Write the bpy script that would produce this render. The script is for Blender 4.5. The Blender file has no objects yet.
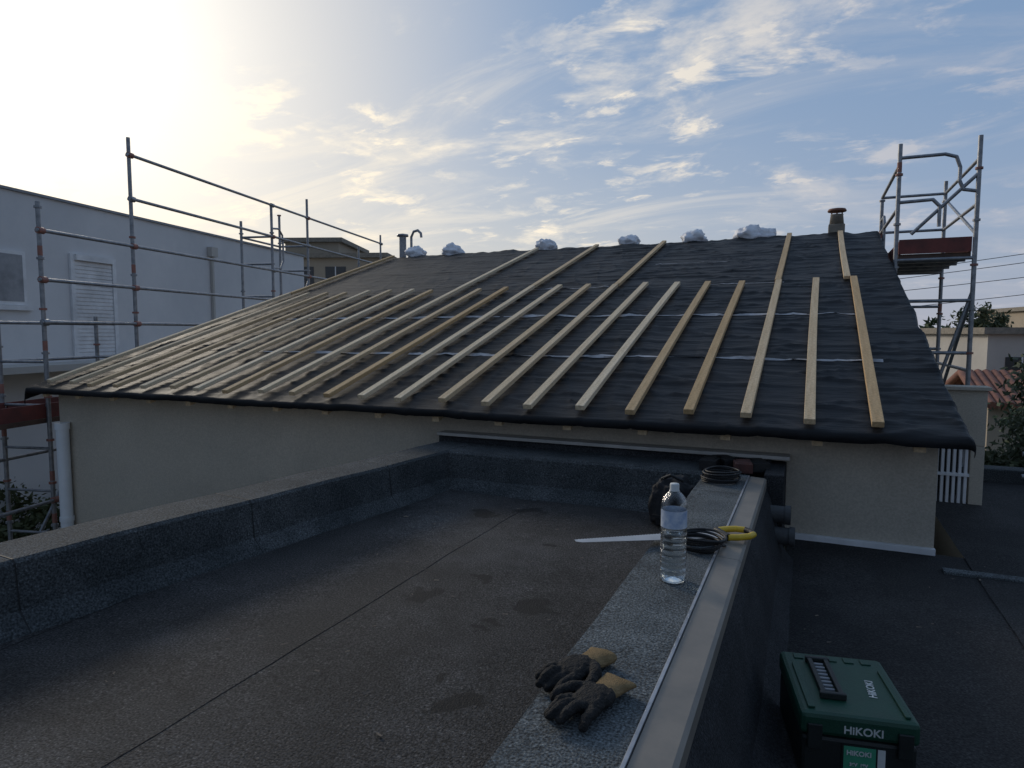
import bpy, math, random, bmesh
from mathutils import Vector, Matrix, noise
random.seed(7)
scene=bpy.context.scene
scene.view_settings.view_transform='Standard'
scene.view_settings.look='None'
scene.view_settings.exposure=0

# ------------------------------------------------------------ helpers
class MB:
    def __init__(s): s.v=[];s.f=[];s.m=[];s.s=[]
    def add(s,vs,fs,mi=0,sm=False):
        o=len(s.v); s.v+= [tuple(p) for p in vs]
        for f in fs: s.f.append([o+i for i in f]); s.m.append(mi); s.s.append(sm)
    def bx(s,x0,x1,y0,y1,z0,z1,mi=0):
        vs=[(x,y,z) for z in(z0,z1) for y in(y0,y1) for x in(x0,x1)]
        s.add(vs,[(0,2,3,1),(4,5,7,6),(0,1,5,4),(1,3,7,5),(3,2,6,7),(2,0,4,6)],mi)
    def tube(s,p,q,r,mi=0,n=10,r2=None,cap=True):
        p=Vector(p);q=Vector(q);d=(q-p)
        if d.length<1e-6:return
        r2=r if r2 is None else r2
        d.normalize(); a=d.orthogonal().normalized(); b=d.cross(a)
        vs=[]
        for c,rr in((p,r),(q,r2)):
            for i in range(n):
                t=2*math.pi*i/n; vs.append(c+(a*math.cos(t)+b*math.sin(t))*rr)
        s.add(vs,[(i,(i+1)%n,n+(i+1)%n,n+i) for i in range(n)],mi,True)
        if cap:
            s.add(vs[:n],[tuple(range(n))[::-1]],mi); s.add(vs[n:],[tuple(range(n))],mi)
    def path(s,pts,r,mi=0,n=8):
        for a,b in zip(pts[:-1],pts[1:]): s.tube(a,b,r,mi,n)
        for a in pts[1:-1]: s.ball(a,r*1.0,mi,8,6)
    def ball(s,c,r,mi=0,nu=12,nv=8,sc=(1,1,1)):
        vs=[];fs=[]
        for j in range(nv+1):
            ph=math.pi*j/nv
            for i in range(nu):
                t=2*math.pi*i/nu
                vs.append((c[0]+r*sc[0]*math.sin(ph)*math.cos(t),c[1]+r*sc[1]*math.sin(ph)*math.sin(t),c[2]+r*sc[2]*math.cos(ph)))
        for j in range(nv):
            for i in range(nu): fs.append((j*nu+i,(j+1)*nu+i,(j+1)*nu+(i+1)%nu,j*nu+(i+1)%nu))
        s.add(vs,fs,mi,True)
    def lathe(s,prof,c=(0,0,0),mi=0,n=32):
        vs=[];fs=[]
        for r,z in prof:
            for i in range(n):
                t=2*math.pi*i/n; vs.append((c[0]+r*math.cos(t),c[1]+r*math.sin(t),c[2]+z))
        for j in range(len(prof)-1):
            for i in range(n): fs.append((j*n+i,j*n+(i+1)%n,(j+1)*n+(i+1)%n,(j+1)*n+i))
        s.add(vs,fs,mi,True)
    def extr(s,A,B,mi=0,caps=True):
        n=len(A); s.add(list(A)+list(B),[(i,i+n,(i+1)%n+n,(i+1)%n) for i in range(n)],mi)
        if caps: s.add(A,[tuple(range(n))],mi); s.add(B,[tuple(range(n))[::-1]],mi)
    def build(s,name,mats,parent=None,bevel=0,loc=None,rot=None,fix=True):
        me=bpy.data.meshes.new(name); me.from_pydata(s.v,[],s.f)
        for m in (mats if isinstance(mats,(list,tuple)) else [mats]): me.materials.append(m)
        me.polygons.foreach_set('material_index',s.m); me.polygons.foreach_set('use_smooth',s.s)
        me.update()
        if fix:
            bm=bmesh.new(); bm.from_mesh(me); bmesh.ops.recalc_face_normals(bm,faces=bm.faces); bm.to_mesh(me); bm.free()
        ob=bpy.data.objects.new(name,me); scene.collection.objects.link(ob)
        if parent: ob.parent=parent
        if loc: ob.location=loc
        if rot: ob.rotation_euler=rot
        if bevel:
            b=ob.modifiers.new('bev','BEVEL'); b.width=bevel; b.segments=2; b.limit_method='ANGLE'
        return ob
def empty(name,loc=(0,0,0),rot=(0,0,0)):
    e=bpy.data.objects.new(name,None); e.empty_display_size=.2; scene.collection.objects.link(e); e.location=loc; e.rotation_euler=rot; return e
def N(nt,t,**k):
    n=nt.nodes.new(t)
    for a,b in k.items():
        if a in n.inputs.keys(): n.inputs[a].default_value=b
        else: setattr(n,a,b)
    return n
def col(c): return (c[0],c[1],c[2],1)
def mat(name,c1,c2=None,scale=4,rough=.7,bump=.0,bscale=60,metal=0,spec=.5,fine=None,finescale=200,stretch=(1,1,1),detail=5,rand=None,c3=None,big=.6,bdist=.01,speck=None,bstretch=None):
    m=bpy.data.materials.new(name); m.use_nodes=True; nt=m.node_tree; L=nt.links.new
    p=nt.nodes['Principled BSDF']
    p.inputs['Roughness'].default_value=rough; p.inputs['Metallic'].default_value=metal; p.inputs['Specular IOR Level'].default_value=spec
    tc=N(nt,'ShaderNodeTexCoord'); mp=N(nt,'ShaderNodeMapping'); mp.inputs['Scale'].default_value=stretch; L(tc.outputs['Object'],mp.inputs[0])
    c2=c2 or tuple(a*.75 for a in c1)
    nz=N(nt,'ShaderNodeTexNoise'); nz.inputs['Scale'].default_value=scale; nz.inputs['Detail'].default_value=detail; nz.inputs['Roughness'].default_value=.62
    L(mp.outputs[0],nz.inputs['Vector'])
    rp=N(nt,'ShaderNodeValToRGB'); rp.color_ramp.elements[0].position=.33; rp.color_ramp.elements[1].position=.67
    rp.color_ramp.elements[0].color=col(c2); rp.color_ramp.elements[1].color=col(c1); L(nz.outputs['Fac'],rp.inputs[0])
    out=rp.outputs[0]
    if c3:
        n3=N(nt,'ShaderNodeTexNoise'); n3.inputs['Scale'].default_value=big; n3.inputs['Detail'].default_value=7; n3.inputs['Roughness'].default_value=.7; L(tc.outputs['Object'],n3.inputs['Vector'])
        r3=N(nt,'ShaderNodeValToRGB'); r3.color_ramp.elements[0].position=.46; r3.color_ramp.elements[1].position=.66; L(n3.outputs['Fac'],r3.inputs[0])
        mx=N(nt,'ShaderNodeMix',data_type='RGBA'); L(r3.outputs[0],mx.inputs[0]); L(out,mx.inputs[6]); mx.inputs[7].default_value=col(c3); out=mx.outputs[2]
    if rand:
        oi=N(nt,'ShaderNodeObjectInfo'); mx=N(nt,'ShaderNodeMix',data_type='RGBA'); L(oi.outputs['Random'],mx.inputs[0])
        mx.inputs[6].default_value=(1,1,1,1); mx.inputs[7].default_value=col(rand)
        m2=N(nt,'ShaderNodeMix',data_type='RGBA',blend_type='MULTIPLY'); m2.inputs[0].default_value=1; L(out,m2.inputs[6]); L(mx.outputs[2],m2.inputs[7]); out=m2.outputs[2]
    if fine:
        nf=N(nt,'ShaderNodeTexNoise'); nf.inputs['Scale'].default_value=finescale; nf.inputs['Detail'].default_value=2; L(tc.outputs['Object'],nf.inputs['Vector'])
        rf=N(nt,'ShaderNodeValToRGB'); rf.color_ramp.elements[0].position=.36; rf.color_ramp.elements[1].position=.66
        rf.color_ramp.elements[0].color=(1-fine,)*3+(1,); rf.color_ramp.elements[1].color=(1+fine*1.3,)*3+(1,); L(nf.outputs['Fac'],rf.inputs[0])
        if speck:
            el2=rf.color_ramp.elements.new(.72); el2.color=(speck,)*3+(1,)
        m2=N(nt,'ShaderNodeMix',data_type='RGBA',blend_type='MULTIPLY'); m2.inputs[0].default_value=1; L(out,m2.inputs[6]); L(rf.outputs[0],m2.inputs[7]); out=m2.outputs[2]
    L(out,p.inputs['Base Color'])
    if bump:
        bv=mp.outputs[0]
        if bstretch:
            mp2=N(nt,'ShaderNodeMapping'); mp2.inputs['Scale'].default_value=bstretch; L(tc.outputs['Object'],mp2.inputs[0]); bv=mp2.outputs[0]
        nb=N(nt,'ShaderNodeTexNoise'); nb.inputs['Scale'].default_value=bscale; nb.inputs['Detail'].default_value=4; L(bv,nb.inputs['Vector'])
        b=N(nt,'ShaderNodeBump'); b.inputs['Strength'].default_value=bump; b.inputs['Distance'].default_value=bdist; L(nb.outputs['Fac'],b.inputs['Height']); L(b.outputs[0],p.inputs['Normal'])
    return m

# ------------------------------------------------------------ materials
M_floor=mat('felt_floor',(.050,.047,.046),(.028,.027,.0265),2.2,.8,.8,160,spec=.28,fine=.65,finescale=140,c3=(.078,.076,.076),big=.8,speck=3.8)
M_cop=mat('felt_coping',(.120,.134,.140),(.08,.093,.099),5,.85,.8,170,spec=.3,fine=.6,finescale=160,c3=(.060,.067,.071),big=2.4,speck=2.6)
M_para=mat('felt_parapet',(.066,.072,.075),(.040,.045,.047),3,.85,.7,150,spec=.28,fine=.5,finescale=130,c3=(.092,.097,.099),big=1.9,speck=2.4)
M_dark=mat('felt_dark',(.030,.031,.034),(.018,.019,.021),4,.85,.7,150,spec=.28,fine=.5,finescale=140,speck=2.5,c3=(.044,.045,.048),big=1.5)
M_bit=mat('bitumen_seam',(.014,.014,.014),(.009,.009,.009),20,.7)
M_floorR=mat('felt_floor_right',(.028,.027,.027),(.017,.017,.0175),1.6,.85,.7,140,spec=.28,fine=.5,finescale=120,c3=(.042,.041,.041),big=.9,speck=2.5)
M_beige=mat('render_beige',(.54,.48,.395),(.48,.43,.355),1.3,.95,.35,220,spec=.2,c3=(.43,.385,.32),big=.6,fine=.08,finescale=90)
M_trim=mat('beige_metal_trim',(.24,.21,.175),(.175,.16,.14),6,.5,.1,30,metal=.1)
M_bar=mat('light_metal_bar',(.50,.47,.43),(.36,.34,.31),6,.5,.1,30)
M_alu=mat('aluminium_edge',(.5,.5,.52),(.30,.31,.33),12,.4,.05,30,metal=.8)
M_under=mat('roof_underlay_black',(.0085,.0088,.010),(.0048,.005,.006),2.5,.55,.7,12,spec=.23,fine=.15,finescale=500,c3=(.015,.0155,.018),big=1.3,bdist=.014,bstretch=(.35,1.6,1))
M_tape=mat('lap_tape',(.50,.50,.52),(.20,.20,.21),10,.6)
M_wood=mat('batten_wood',(.82,.67,.47),(.66,.51,.33),3,.8,.3,40,stretch=(14,1,14),rand=(.70,.57,.40),fine=.1,finescale=60)
M_deckw=mat('roof_deck_wood',(.10,.085,.07),None,3,.8)
M_galv=mat('galvanised_steel',(.36,.37,.39),(.20,.21,.23),14,.45,.1,60,metal=.6)
M_red=mat('coupler_red',(.36,.15,.115),(.24,.12,.10),20,.6)
M_toe=mat('toe_board_red',(.22,.055,.045),(.12,.04,.035),6,.7)
M_ply=mat('deck_plywood',(.14,.085,.06),(.08,.05,.04),4,.75)
M_white=mat('white_render',(.70,.69,.69),(.64,.635,.64),.6,.9,.1,100,c3=(.58,.58,.59),big=.25)
M_shut=mat('white_shutter',(.80,.80,.81),None,3,.5)
M_glassd=mat('window_dark',(.05,.055,.06),None,3,.15)
M_glassl=mat('window_curtain',(.30,.31,.33),(.16,.17,.19),3,.2)
M_grey=mat('grey_trim',(.30,.31,.33),None,3,.6)
M_pipe=mat('grey_roll',(.085,.088,.092),(.05,.052,.055),10,.7,.3,60)
M_pvc=mat('pvc_pipe',(.84,.86,.88),(.74,.77,.80),4,.45)
M_bag=mat('white_sack',(.88,.88,.92),(.72,.74,.80),9,.55,.5,25)
M_terra=mat('terracotta',(.26,.12,.08),(.16,.075,.055),8,.8,.3,30)
M_conc=mat('stone_cap',(.32,.28,.23),(.20,.18,.15),8,.85,.3,40)
M_ground=mat('ground_soil',(.13,.12,.09),(.06,.07,.04),.25,.95,.3,3)
M_leaf=mat('foliage_green',(.07,.10,.035),(.030,.05,.018),1.4,.7)
M_leaf2=mat('foliage_olive',(.10,.11,.045),(.04,.055,.022),1.2,.7)
M_bark=mat('bark',(.12,.09,.065),None,8,.9,.5,20)
M_black=mat('black_rubber',(.014,.014,.015),(.008,.008,.009),20,.55,.3,80)
M_bagb=mat('black_fabric',(.016,.016,.018),(.009,.009,.010),20,.8,.8,30)
M_yel=mat('yellow_plastic',(.70,.46,.03),(.5,.33,.02),10,.45)
M_blade=mat('saw_blade',(.55,.56,.58),(.38,.39,.41),8,.35,metal=.8)
M_green=mat('green_case',(.006,.058,.033),(.005,.045,.026),10,.5,.25,300)
M_greend=mat('dark_case',(.012,.017,.016),(.009,.012,.012),10,.5,.2,300)
M_print=mat('white_print',(.66,.68,.66),None,10,.6)
M_lgreen=mat('light_green_label',(.06,.34,.20),None,10,.5)
M_glove=mat('glove_black',(.019,.018,.018),(.009,.009,.009),30,.8,.7,180,spec=.3,fine=.3,finescale=400)
M_cuff=mat('glove_cuff_tan',(.30,.21,.11),(.19,.13,.065),25,.95,.7,250,spec=.2)
M_brick=mat('brick_red',(.12,.045,.034),(.06,.027,.024),12,.85,.4,50)
M_bldbeige=mat('facade_beige',(.42,.35,.27),(.35,.30,.235),.4,.9)
M_bldwhite=mat('facade_white',(.56,.53,.49),None,.4,.9)
M_tile=mat('roof_tiles',(.28,.12,.08),(.17,.08,.06),3,.85,.6,6)
M_cable=mat('cable_black',(.02,.02,.02),None,3,.6)
M_debris=mat('wood_chips',(.20,.16,.12),(.07,.06,.055),30,.9)

def stain_floor(m):
    nt=m.node_tree; L=nt.links.new; p=nt.nodes['Principled BSDF']; src=p.inputs['Base Color'].links[0].from_socket
    tc=N(nt,'ShaderNodeTexCoord'); nz=N(nt,'ShaderNodeTexNoise'); nz.inputs['Scale'].default_value=9; nz.inputs['Detail'].default_value=5
    L(tc.outputs['Object'],nz.inputs['Vector'])
    sm=N(nt,'ShaderNodeVectorMath',operation='SCALE'); L(nz.outputs['Color'],sm.inputs[0]); sm.inputs['Scale'].default_value=.30
    ad=N(nt,'ShaderNodeVectorMath',operation='ADD'); L(tc.outputs['Object'],ad.inputs[0]); L(sm.outputs[0],ad.inputs[1])
    fl=N(nt,'ShaderNodeVectorMath',operation='MULTIPLY'); L(ad.outputs[0],fl.inputs[0]); fl.inputs[1].default_value=(1,1,0)
    tot=None
    for x,y,r in [(-1.46,2.35,.062),(-1.31,2.62,.05),(-1.0,2.44,.08),(-1.07,2.20,.045),(-.93,1.70,.055),(-1.05,1.78,.038),(-1.2,3.2,.04),(-1.8,3.6,.08),(-1.55,3.75,.07)]:
        d=N(nt,'ShaderNodeVectorMath',operation='DISTANCE'); L(fl.outputs[0],d.inputs[0]); d.inputs[1].default_value=(x+.15,y+.15,0)
        mr=N(nt,'ShaderNodeMapRange'); mr.inputs['From Min'].default_value=r*.8; mr.inputs['From Max'].default_value=r*1.2; mr.inputs['To Min'].default_value=1; mr.inputs['To Max'].default_value=0
        L(d.outputs['Value'],mr.inputs['Value'])
        if tot is None: tot=mr.outputs[0]
        else:
            mm=N(nt,'ShaderNodeMath',operation='MAXIMUM'); L(tot,mm.inputs[0]); L(mr.outputs[0],mm.inputs[1]); tot=mm.outputs[0]
    # large damp zones
    nb=N(nt,'ShaderNodeTexNoise'); nb.inputs['Scale'].default_value=1.3; nb.inputs['Detail'].default_value=8; nb.inputs['Roughness'].default_value=.72; L(tc.outputs['Object'],nb.inputs['Vector'])
    mb=N(nt,'ShaderNodeMapRange'); mb.inputs['From Min'].default_value=.54; mb.inputs['From Max'].default_value=.62; mb.inputs['To Max'].default_value=.42; L(nb.outputs['Fac'],mb.inputs['Value'])
    mm=N(nt,'ShaderNodeMath',operation='MAXIMUM'); L(tot,mm.inputs[0]); L(mb.outputs[0],mm.inputs[1]); tot=mm.outputs[0]
    sc=N(nt,'ShaderNodeMath',operation='MULTIPLY'); L(tot,sc.inputs[0]); sc.inputs[1].default_value=.82
    mx=N(nt,'ShaderNodeMix',data_type='RGBA'); L(sc.outputs[0],mx.inputs[0]); L(src,mx.inputs[6]); mx.inputs[7].default_value=(.010,.0095,.009,1)
    L(mx.outputs[2],p.inputs['Base Color'])
stain_floor(M_floor)

# ------------------------------------------------------------ sky / light
SUN=Vector((-.82,.47,.36)).normalized()
el=math.asin(SUN.z); az=math.atan2(SUN.x,SUN.y)
w=bpy.data.worlds.new('World'); scene.world=w; w.use_nodes=True; nt=w.node_tree; L=nt.links.new
bg=nt.nodes['Background']; bg.inputs['Strength'].default_value=.1
sky=N(nt,'ShaderNodeTexSky'); sky.sky_type='NISHITA'; sky.sun_disc=False; sky.sun_elevation=el; sky.sun_rotation=az
sky.air_density=1.0; sky.dust_density=1.0; sky.ozone_density=1.5
tc=N(nt,'ShaderNodeTexCoord')
def VM(op,a,b=None,s=None):
    n=N(nt,'ShaderNodeVectorMath',operation=op)
    for i,q in enumerate((a,b)):
        if q is None: continue
        if isinstance(q,(tuple,Vector)): n.inputs[i].default_value=tuple(q)
        else: L(q,n.inputs[i])
    if s is not None:
        if isinstance(s,(int,float)): n.inputs['Scale'].default_value=s
        else: L(s,n.inputs['Scale'])
    return n.outputs['Value'] if op in('DOT_PRODUCT','LENGTH') else n.outputs[0]
def MA(op,a,b=None,c=None,clamp=False):
    n=N(nt,'ShaderNodeMath',operation=op); n.use_clamp=clamp
    for i,q in enumerate((a,b,c)):
        if q is None: continue
        if isinstance(q,(int,float)): n.inputs[i].default_value=q
        else: L(q,n.inputs[i])
    return n.outputs[0]
def MR(v,a,b,c=0,d=1):
    n=N(nt,'ShaderNodeMapRange',interpolation_type='SMOOTHSTEP'); L(v,n.inputs[0])
    for i,q in zip((1,2,3,4),(a,b,c,d)): n.inputs[i].default_value=q
    return n.outputs[0]
def MIX(f,a,b):
    n=N(nt,'ShaderNodeMix',data_type='RGBA')
    if isinstance(f,(int,float)): n.inputs[0].default_value=f
    else: L(f,n.inputs[0])
    for i,q in((6,a),(7,b)):
        if isinstance(q,tuple): n.inputs[i].default_value=col(q)
        else: L(q,n.inputs[i])
    return n.outputs[2]
D=VM('NORMALIZE',tc.outputs['Generated'])
sx=N(nt,'ShaderNodeSeparateXYZ'); L(D,sx.inputs[0]); z=MA('MAXIMUM',sx.outputs[2],0)
inv=MA('DIVIDE',1,MA('ADD',z,.16))
flat=VM('MULTIPLY',VM('SCALE',D,s=inv),(1,1,0))
sd=MA('MAXIMUM',VM('DOT_PRODUCT',D,SUN),0)
g1=MA('POWER',sd,5); g2=MA('POWER',sd,40); g0=MA('POWER',sd,2)
def NZ(scale,detail,rough,dist,off,st=(1,1,1),rot=.5):
    mp=N(nt,'ShaderNodeMapping'); L(flat,mp.inputs[0]); mp.inputs['Location'].default_value=off; mp.inputs['Scale'].default_value=st; mp.inputs['Rotation'].default_value=(0,0,rot)
    n=N(nt,'ShaderNodeTexNoise'); L(mp.outputs[0],n.inputs['Vector']); n.inputs['Scale'].default_value=scale; n.inputs['Detail'].default_value=detail; n.inputs['Roughness'].default_value=rough; n.inputs['Distortion'].default_value=dist
    return n.outputs['Fac']
n1=NZ(1.5,7,.62,.4,(3.1,1.7,0)); n2=NZ(.7,7,.66,1.0,(8,2,0),(1,2.6,1),-.3); n3=NZ(3.6,6,.64,.3,(1,5,0),(1,1.5,1))
c1=MR(n1,.52,.68)
c2=MA('MULTIPLY',MR(n2,.46,.72),.4)
c3=MA('MULTIPLY',MR(n3,.53,.66),MR(n1,.38,.58))
cm=MA('ADD',MA('MULTIPLY',c1,.75),MA('ADD',c2,MA('MULTIPLY',c3,.75)),clamp=True)
cm=MA('MULTIPLY',cm,MR(z,.65,.25,.45,1))
cm=MA('MULTIPLY',cm,MR(g0,.02,.45,.68,1))
cm=MA('ADD',MA('MULTIPLY',cm,.85),MR(g1,.2,1.0,0,.55),clamp=True)
haze=MA('POWER',MA('SUBTRACT',1,z,clamp=True),6.5)
base=VM('ADD',VM('SCALE',sky.outputs[0],s=.25),(1.65,2.6,4.15))
hz=MIX(MR(g0,.05,.70),(4.1,4.3,5.1),(9.2,8.0,6.2))
base=MIX(MA('MULTIPLY',haze,.95,clamp=True),base,hz)
cc=MIX(MR(g0,.08,.62),(5.4,5.4,5.9),(10.8,9.6,7.7))
tot=MIX(cm,base,cc)
gl=N(nt,'ShaderNodeVectorMath',operation='SCALE'); gl.inputs[0].default_value=(5,4.8,4.2); L(g2,gl.inputs['Scale'])
tot=VM('ADD',tot,gl.outputs[0])
# the sky opposite the low sun is dimmer
away=MR(VM('DOT_PRODUCT',D,(-.5,.866,0)),-.5,.35,.68,1)
tot=VM('SCALE',tot,s=away)
L(tot,bg.inputs['Color'])
sl=bpy.data.lights.new('sun','SUN'); sl.energy=1.2; sl.angle=math.radians(12); sl.color=(1,.9,.76)
so=bpy.data.objects.new('sun',sl); scene.collection.objects.link(so); so.rotation_euler=SUN.to_track_quat('Z','Y').to_euler(); so.location=(0,0,20)

# ------------------------------------------------------------ camera
cd=bpy.data.cameras.new('camera'); cam=bpy.data.objects.new('camera',cd); scene.collection.objects.link(cam); scene.camera=cam
cd.sensor_width=36; cd.lens=23.4; cd.clip_end=3000; cd.clip_start=.05
cam.location=(0,0,.845); cam.rotation_euler=(math.radians(90-4.5),0,math.radians(24.2))

# ------------------------------------------------------------ ground
b=MB(); S=900; b.add([(-S,-S,-3.4),(S,-S,-3.4),(S,S,-3.4),(-S,S,-3.4)],[(0,1,2,3)]); b.build('ground',M_ground)

# ------------------------------------------------------------ flat roof building
fr=empty('flat_roof_building')
ZL=-.27; ZR=-.475
def xin(y): return -2.68+.124*(y-1.38)
b=MB()
b.add([(xin(-2.5)-.2,-2.5,-3.4),(6,-2.5,-3.4),(6,4.5,-3.4),(xin(4.5)-.2,4.5,-3.4),(xin(-2.5)-.2,-2.5,-.52),(6,-2.5,-.52),(6,4.5,-.52),(xin(4.5)-.2,4.5,-.52)],[(0,3,2,1),(4,5,6,7),(0,1,5,4),(1,2,6,5),(2,3,7,6),(3,0,4,7)])
b.bx(.9,6,4.56,7.2,-3.4,-.52)
b.build('body',M_beige,fr)
def deckz(x,y): return ZL+.006*noise.noise(Vector((x*1.5,y*1.5,0)))+.0025*noise.noise(Vector((x*9,y*9,4)))
b=MB(); edges=[-3.3,-2.55,-1.62,-.70,-.40]
seams=MB()
for i in range(4):
    x0,x1=edges[i],edges[i+1]+.03
    nx,ny=10,80; vs=[];fs=[]
    for j in range(ny+1):
        y=-2.5+6.75*j/ny
        for k in range(nx+1):
            x=x0+(x1-x0)*k/nx+ (.008*noise.noise(Vector((0,y*3,i))) if k==0 else 0)
            vs.append((x,y,deckz(x,y)+.006*(1-k/nx)))
    for j in range(ny):
        for k in range(nx): a=j*(nx+1)+k; fs.append((a,a+1,a+nx+2,a+nx+1))
    b.add(vs,fs,0,True)
    if i:
        vs=[];fs=[]
        for j in range(ny+1):
            y=-2.5+6.75*j/ny; xx=x0+.008*noise.noise(Vector((0,y*3,i))); wd_=.003+.007*noise.noise(Vector((y*6,i,0)))
            vs+=[(xx-max(wd_,.0005),y,deckz(xx,y)+.0022),(xx+.001,y,deckz(xx,y)+.0078)]
        for j in range(ny): fs.append((2*j,2*j+1,2*j+3,2*j+2))
        seams.add(vs,fs,0,True)
b.build('roof_felt_deck',M_floor,fr,fix=False)
def lpro(y):
    x=xin(y); return [(x+.10,y,ZL-.05),(x+.07,y,ZL+.012),(x+.012,y,ZL+.08),(x,y,-.015),(x-.015,y,0),(x-.24,y,.012),(x-.26,y,0),(x-.262,y,-.6),(x,y,-.6)]
b=MB(); ys=[-2.5+6.9*i/60 for i in range(61)]
def jit(p): return Vector(p)+Vector((.006*noise.noise(Vector((p[0]*3,p[1]*2,p[2]*5)))+.003*noise.noise(Vector((p[0]*3,p[1]*9,p[2]*9))),0,.007*noise.noise(Vector((p[0],p[1]*1.4,7)))+.003*noise.noise(Vector((p[0]*4,p[1]*7,7)))))
for a,c in zip(ys[:-1],ys[1:]): b.extr([jit(p) for p in lpro(a)],[jit(p) for p in lpro(c)],0,False)
b.build('parapet_side',M_para,fr,fix=False)
for y in(-.6,.42,1.44,2.46,3.48):
    A=lpro(y)[1:7]; vs=[];fs=[]
    for k,p in enumerate(A):
        q=jit(p); c=Vector((xin(y)-.12,y,-.12)); o=(q-c).normalized()*.003; vs+=[q+o,jit((p[0]+.0008,y+.004+.002*(k%2),p[2]))+o]
    for k in range(5): fs.append((2*k,2*k+1,2*k+3,2*k+2))
    seams.add(vs,fs)
b=MB(); b.extr([(xin(-2.5)-.265,-2.5,-3.4),(xin(-2.5)-.265,-2.5,-.05),(xin(-2.5)-.1,-2.5,-.05),(xin(-2.5)-.1,-2.5,-3.4)],[(xin(4.5)-.265,4.5,-3.4),(xin(4.5)-.265,4.5,-.05),(xin(4.5)-.1,4.5,-.05),(xin(4.5)-.1,4.5,-3.4)])
b.build('parapet_outer_face',M_beige,fr)
b=MB()
def bpro(x): return [(x,3.99,ZL-.05),(x,4.03,ZL+.02),(x,4.09,ZL+.08),(x,4.105,-.02),(x,4.12,-.003),(x,4.50,-.006),(x,4.50,-.6),(x,4.1,-.6)]
for k in range(16): 
    xa_,xb_=-2.6+.14*k,-2.6+.14*(k+1)
    b.extr([jit(p) for p in bpro(xa_)],[jit(p) for p in bpro(xb_)],0,False)
b.build('parapet_back',M_para,fr)
b=MB(); b.bx(-2.62,-.21,4.44,4.548,-.1,.045); b.bx(-.228,-.12,4.08,4.548,-.6,.02); b.build('flashing_upstand',M_dark,fr,bevel=.008)
b=MB(); b.bx(-2.62,-.10,4.415,4.549,.047,.070); b.build('flashing_bar',M_bar,fr,bevel=.003)
b=MB(); ys=[-2.5+6.6*i/90 for i in range(91)]
def wob(p): return Vector(p)+Vector((.004*noise.noise(Vector((p[0]*3,p[1]*2.5,p[2]*5)))+.002*noise.noise(Vector((p[0]*3,p[1]*12,p[2]*5))),0,.003*noise.noise(Vector((p[0]*2,p[1]*2.2,2)))))
def cprof(y): return [(-.665,y,ZL-.04),(-.63,y,ZL+.012),(-.585,y,ZL+.06),(-.570,y,-.022),(-.560,y,-.004),(-.44,y,.001),(-.314,y,0),(-.314,y,-.6),(-.55,y,-.6)]
for a,c in zip(ys[:-1],ys[1:]): b.extr([wob(p) for p in cprof(a)],[wob(p) for p in cprof(c)],0,False)
b.add([wob(p) for p in cprof(4.1)],[tuple(range(9))],0)
b.build('parapet_coping_felt',M_cop,fr,fix=False)
for y in(1.1,2.62,3.6):
    A=cprof(y)[1:7]; vs=[];fs=[]
    for p in A:
        q=wob(p); o=Vector((-.0015 if p[2]<-.01 else 0,0,.0025)); vs+=[q+o,wob((p[0],y+.005,p[2]))+o]
    for k in range(5): fs.append((2*k,2*k+1,2*k+3,2*k+2))
    seams.add(vs,fs)
seams.build('bitumen_seams',M_bit,fr)
b=MB(); b.bx(-.312,-.303,-2.5,4.07,-.03,.007); b.build('coping_metal_lip',M_alu,fr,bevel=.001)
b=MB()
for y0,y1 in((-2.5,.55),(.553,2.55),(2.553,4.07)): b.extr([(-.301,y0,-.05),(-.301,y0,.001),(-.222,y0,-.003),(-.212,y0,-.012),(-.212,y0,-.06)],[(-.301,y1,-.05),(-.301,y1,.001),(-.222,y1,-.003),(-.212,y1,-.012),(-.212,y1,-.06)])
b.build('coping_trim',M_trim,fr)
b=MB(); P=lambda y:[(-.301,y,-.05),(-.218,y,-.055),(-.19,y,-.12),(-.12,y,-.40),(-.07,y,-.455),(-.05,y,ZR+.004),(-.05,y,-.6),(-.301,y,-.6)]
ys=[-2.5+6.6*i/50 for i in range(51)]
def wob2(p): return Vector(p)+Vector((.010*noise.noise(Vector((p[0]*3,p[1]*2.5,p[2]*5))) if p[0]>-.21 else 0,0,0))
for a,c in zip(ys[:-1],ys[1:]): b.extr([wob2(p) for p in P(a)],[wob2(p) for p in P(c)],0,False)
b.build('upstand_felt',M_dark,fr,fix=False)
b=MB(); edg=[-.1,.85,1.8,2.75,3.7,4.65,6.0]
for i in range(6):
    x0,x1=edg[i],edg[i+1]+.03
    nx,ny=8,60; vs=[];fs=[]; YL=7.05 if i==0 else 9.6
    for j in range(ny+1):
        y=-2.5+YL*j/ny
        for k in range(nx+1):
            x=x0+(x1-x0)*k/nx+ (.008*noise.noise(Vector((0,y*3,i))) if k==0 else 0); vs.append((x,y,ZR+.006*(1-k/nx)+.006*noise.noise(Vector((x*1.3,y*1.3,9)))+.003*noise.noise(Vector((x*5,y*5,9)))))
    for j in range(ny):
        for k in range(nx): a=j*(nx+1)+k; fs.append((a,a+1,a+nx+2,a+nx+1))
    b.add(vs,fs,0,True)
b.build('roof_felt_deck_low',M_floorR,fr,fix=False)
b=MB(); b.bx(.70,6,4.20,4.27,ZR-.01,ZR+.016); b.build('deck_joint_strip',M_cop,fr,bevel=.004)
b=MB(); b.bx(.9,6,7.0,7.2,-.6,-.36); b.build('parapet_far',M_para,fr,bevel=.01)

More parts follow.
